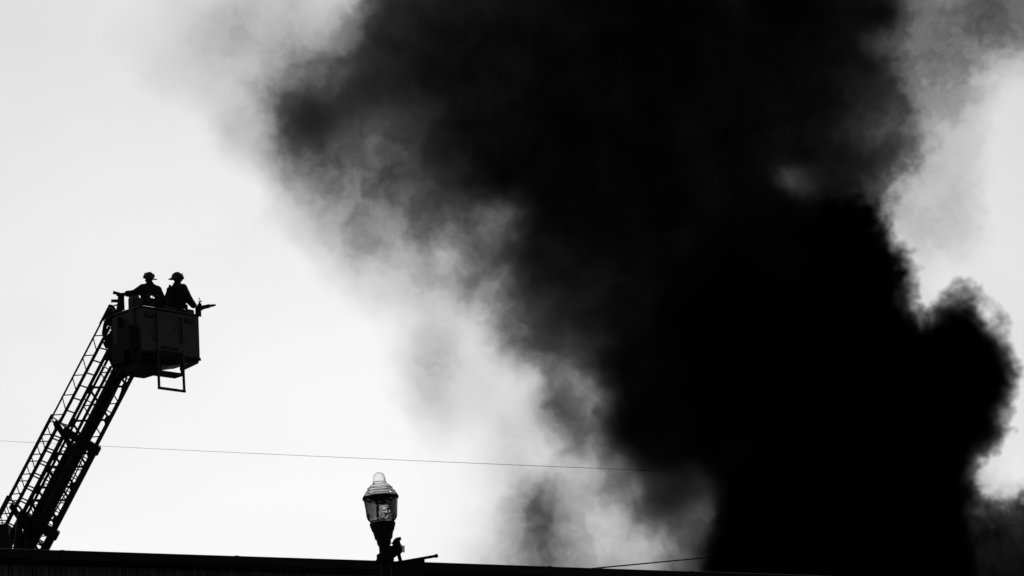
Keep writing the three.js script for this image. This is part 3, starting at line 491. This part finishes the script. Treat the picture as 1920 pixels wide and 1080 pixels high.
{ // added glowing discs in a case, standing in for a bright spot on the coat
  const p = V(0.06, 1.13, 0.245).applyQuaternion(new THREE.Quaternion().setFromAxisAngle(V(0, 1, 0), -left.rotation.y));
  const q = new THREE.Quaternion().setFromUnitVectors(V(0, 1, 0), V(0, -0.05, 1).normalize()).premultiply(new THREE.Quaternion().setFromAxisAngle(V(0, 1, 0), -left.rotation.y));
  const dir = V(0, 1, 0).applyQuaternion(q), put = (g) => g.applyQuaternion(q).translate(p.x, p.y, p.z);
  const spotCase = part('added_spot_case', put(new THREE.CylinderGeometry(0.05, 0.04, 0.12, 20).translate(0, -0.065, 0)), M.rubber, left);
  part('added_bright_spot', put(mergeGeometries([new THREE.CylinderGeometry(0.028, 0.028, 0.008, 20).translate(-0.018, 0, -0.008), new THREE.CylinderGeometry(0.02, 0.02, 0.008, 20).translate(0.032, 0, 0.02)])), new THREE.MeshStandardMaterial({ color: 0x222222, emissive: 0xffffff, emissiveIntensity: 0.85 }), spotCase);
  const glow = new THREE.PointLight(0xffffff, 0.004); glow.name = 'added_spot_glow'; glow.position.copy(p).addScaledVector(dir, 0.03); glow.castShadow = true; glow.shadow.radius = 1; left.add(glow);  // added light to go with the glowing discs
}
// reflective bands, belts and pockets of the turnout coats
for (const f of [left, right]) {
  for (const y of [0.86, 1.2]) { const g = new THREE.TorusGeometry(1, 0.035, 4, 40).rotateX(Math.PI / 2).scale(y < 1 ? 0.2 : 0.178, 0.6, y < 1 ? 0.268 : 0.272); part('trim_band', g.translate(y < 1 ? 0 : 0.025, y, 0), M.gearTrim, f); }
  for (const s of [1, -1]) part('pocket', box(0.05, 0.17, 0.16, 0.165, 0.95, s * 0.12, 0.015), M.gear, f);
}
// ---------------------------------------------------------------- the street lamp in front of the roof
{
  const D = 31.5, K = D / FOCAL / 5.14;                  // metres of one step of the drawing below
  const base = at(723, 1060, D), ground = V(base.x, 0, base.z), lamp = thing('street_lamp', 'old style street lamp with acorn shaped glass globe on a dark post', 'street lamp', ground);
  const Y = (y) => base.y + (1028 - y) * K, R = (w) => w / 2 * K;
  const lathe = (pts, seg = 48) => new THREE.LatheGeometry(pts.map(([r, y]) => new THREE.Vector2(Math.max(r, 0.0004), y)), seg);
  const solid = (pts) => toCreasedNormals(lathe(pts).toNonIndexed(), 0.6);
  const tilt = new THREE.Group(); tilt.name = 'head';
  const pivot = Y(985);
  const put = (name, g, m, label) => { for (const q of [].concat(g)) q.translate(0, -pivot, 0).rotateZ(rad(1.6)).translate(0, pivot, 0); return part(name, g, m, lamp, label); };
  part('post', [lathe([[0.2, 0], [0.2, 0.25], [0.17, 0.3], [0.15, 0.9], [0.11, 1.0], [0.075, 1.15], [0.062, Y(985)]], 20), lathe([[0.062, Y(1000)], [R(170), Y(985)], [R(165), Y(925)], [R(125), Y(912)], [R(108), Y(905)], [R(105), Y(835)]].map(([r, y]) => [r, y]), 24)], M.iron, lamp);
  put('lamp_base', solid([[0.0, Y(905)], [R(104), Y(900)], [R(105), Y(838)], [R(128), Y(830)], [R(140), Y(790)], [R(146), Y(776)], [R(168), Y(770)], [R(176), Y(748)], [R(190), Y(716)], [R(196), Y(700)], [R(216), Y(690)], [R(226), Y(668)], [R(246), Y(640)], [R(252), Y(618)], [R(240), Y(612)], [0, Y(612)]]), M.iron);
  const clear = new THREE.MeshPhysicalMaterial({ color: 0xffffff, roughness: 0.06, transmission: 1, thickness: 0.03, ior: 1.47, attenuationColor: new THREE.Color(0.85, 0.85, 0.85), attenuationDistance: 0.03 });
  const bowlGlass = new THREE.MeshPhysicalMaterial({ color: 0xffffff, roughness: 0.1, transmission: 1, thickness: 0.03, ior: 1.47, attenuationColor: new THREE.Color().setRGB(0.3, 0.3, 0.3), attenuationDistance: 0.017 });  // grey tint stands in for the dark refraction of prismatic glass
  const shell = (pts, t) => solid([...pts, ...pts.slice().reverse().map(([r, y], i, a) => [Math.max(r - t, 0.0004), y + (i === 0 ? 0 : i === a.length - 1 ? 0 : 0)]), pts[0]]);
  // the bowl: grey glass, wall thinned where bright reflected patches are put into its shape
  {
    const prof = [[228, 608], [244, 596], [264, 586], [282, 572], [294, 556], [301, 538], [306, 510], [310, 480], [316, 450], [322, 420], [329, 400], [334, 386]], NS = 96, NP = 44, pos = [], idx = [];
    const outline = (v) => { const f = v * (prof.length - 1), i = Math.min(Math.floor(f), prof.length - 2), u = f - i; return [lerp(prof[i][0], prof[i + 1][0], u), lerp(prof[i][1], prof[i + 1][1], u)]; };
    const bump = (x, c, w) => Math.exp(-Math.pow((x - c) / w, 2));
    for (const inner of [0, 1]) for (let j = 0; j <= NP; j++) for (let i = 0; i <= NS; i++) {
      const a = i / NS * Math.PI * 2, [w, y] = outline(j / NP), side = Math.sin(a), thinness = clamp(1.25 * bump(y, 478, 34) * bump(side, 0.3, 0.42) + 0.55 * bump(y, 535, 26) * bump(side, 0.1, 0.7) + 0.7 * bump(y, 584, 22) * (0.55 - 0.45 * side) + 0.22 * noise(side * 7, y / 14, 77), 0, 1);
      const t = inner ? 0.0012 + 0.0148 * (1 - thinness) + 0.0007 * Math.cos(a * 48) : 0, r = R(w) - t;
      pos.push(r * Math.sin(a), Y(y), r * Math.cos(a));
    }
    const S = NS + 1, W = S * (NP + 1), quad = (a, b, c, d) => idx.push(a, b, d, a, d, c);
    for (let j = 0; j < NP; j++) for (let i = 0; i < NS; i++) { const k = j * S + i; quad(k, k + 1, k + S, k + S + 1); quad(W + k + 1, W + k, W + k + S + 1, W + k + S); }
    for (let i = 0; i < NS; i++) { quad(i + 1, i, W + i + 1, W + i); const k = NP * S + i; quad(k, k + 1, W + k, W + k + 1); }
    const g = new THREE.BufferGeometry(); g.setAttribute('position', new THREE.Float32BufferAttribute(pos, 3)); g.setIndex(idx); g.computeVertexNormals();
    put('globe', g, bowlGlass, 'grey glass bowl');
  }
  put('rim', solid([[R(300), Y(384)], [R(344), Y(382)], [R(352), Y(375)], [R(352), Y(362)], [R(346), Y(353)], [R(310), Y(352)], [R(300), Y(384)]]), M.iron);
  put('glass_roof', shell([[R(338), Y(347)], [R(330), Y(340)], [R(322), Y(334)], [R(296), Y(314)], [R(288), Y(306)], [R(254), Y(303)], [R(252), Y(288)], [R(246), Y(276)], [R(205), Y(252)], [R(166), Y(240)], [R(140), Y(226)]], 0.013), clear, 'clear stepped glass cap');
  for (const [w, y, r] of [[322, 336, 0.006], [290, 307, 0.005], [250, 300, 0.004], [252, 284, 0.004], [244, 272, 0.006], [200, 250, 0.004]]) put('glass_rib', new THREE.TorusGeometry(R(w) - 0.004, r, 10, 64).rotateX(Math.PI / 2).translate(0, Y(y), 0), clear);
  put('finial', shell([[R(132), Y(220)], [R(132), Y(212)], [R(122), Y(205)], [R(124), Y(180)], [R(112), Y(154)], [R(86), Y(132)], [R(50), Y(120)], [R(8), Y(117)]], 0.003), clear, 'clear glass knob');
  put('finial_ring', new THREE.TorusGeometry(R(126), 0.004, 6, 32).rotateX(Math.PI / 2).translate(0, Y(216), 0), M.iron);
  // fittings seen through the bowl
  put('reflector', solid([[R(40), Y(352)], [R(200), Y(354)], [R(210), Y(362)], [R(190), Y(374)], [R(110), Y(380)], [R(40), Y(378)], [R(40), Y(352)]]), M.iron);
  put('lamp_tube', solid([[0, Y(606)], [R(60), Y(604)], [R(62), Y(586)], [R(70), Y(570)], [R(60), Y(556)], [0, Y(552)]]), new THREE.MeshPhysicalMaterial({ color: 0xffffff, roughness: 0.35, transmission: 0.6, thickness: 0 }));
  put('bracket', [box(0.02, 0.26, 0.05, -0.05, (Y(400) + Y(606)) / 2, 0.02, 0.004)], M.iron);
  // small fixture strapped to the post on the right
  const q = (px, py, d = D) => at(px, py, d).sub(ground);
  part('junction_box', [new THREE.SphereGeometry(0.075, 20, 14).scale(0.85, 1.1, 0.8).translate(...q(744.5, 1029).toArray()), bar(q(726, 1027), q(744, 1029), 0.03, 10), bar(q(728, 1044), q(748, 1034), 0.035, 10), bar(q(747, 1038), q(751, 1052), 0.022, 8), new THREE.SphereGeometry(0.05, 16, 10).translate(...q(737, 1038).toArray()), new THREE.ConeGeometry(0.07, 0.09, 18).rotateZ(-0.5).translate(...q(746, 1016.5).toArray())], M.iron, lamp, 'small dark fixture strapped to the lamp post');
  part('cover', [box(0.06, 0.035, 0.06, 0, 0, 0, 0.01).rotateZ(0.15).translate(...q(747.5, 1010.5).toArray()), tube([q(737, 1020), q(740, 1013), q(745, 1009)], 0.012, 8, 14)], M.steel, lamp);
  part('flap', box(0.034, 0.075, 0.05, 0, 0, 0, 0.004).rotateZ(-0.06).translate(...q(756, 1029.3).toArray()), new THREE.MeshPhysicalMaterial({ color: new THREE.Color(0.5, 0.5, 0.5), roughness: 0.5, transmission: 0.8, thickness: 0 }), lamp);
  part('collar', [bar(q(714, 1044), q(713, 1053), 0.03, 8), new THREE.TorusGeometry(0.08, 0.014, 8, 24).rotateX(Math.PI / 2).translate(...q(722, 1046).toArray()), new THREE.SphereGeometry(0.028, 12, 8).translate(...q(708, 1053).toArray())], M.iron, lamp);
  // banner arm and banner
  const a = q(722, 1059), b = q(818, 1042.3);
  part('banner_arm', [bar(a, b, 0.017, 10), new THREE.SphereGeometry(0.024, 14, 10).translate(b.x, b.y, b.z)], M.iron, lamp);
  const g = new THREE.PlaneGeometry(1, 1.1, 16, 16), pos = g.attributes.position, p0 = q(733, 1057), p1 = q(796, 1046);
  for (let i = 0; i < pos.count; i++) { const u = pos.getX(i) + 0.5, v = 0.55 - pos.getY(i); const w = p0.clone().lerp(p1, u); pos.setXYZ(i, w.x, w.y - v, w.z + 0.02 * Math.sin(u * 9) * v); }
  g.computeVertexNormals();
  const flag = part('banner', g, M.cloth); flag.position.copy(ground);
  tag(flag, 'dark banner hanging from the arm of the street lamp', 'banner');
}
// ---------------------------------------------------------------- overhead wires, running on into the black smoke
{
  const wire = (label, from, to, sag, r) => {
    const pts = Array.from({ length: 25 }, (_, i) => { const u = i / 24, p = from.clone().lerp(to, u); p.y -= sag * 4 * u * (1 - u); return p.sub(from); });
    const m = part(numbered('overhead_wire'), tube(pts, r, 6, 60), M.wire); m.position.copy(from);
    tag(m, label, 'wire');
  };
  wire('thin wire running across the white sky above the street lamp', at(-150, 818, 240), at(1236, 883, 124), 0.1, 0.0105);
  wire('dark cable rising from the roof edge towards the black smoke', at(1000, 1076.5, 66), at(1420, 1036.5, 112), 0, 0.02);
  wire('short stretch of wire crossing the grey smoke at the right edge', at(1780, 973, 103), at(2100, 1003, 110), 0.02, 0.013);
}
renderer.render(scene, camera);
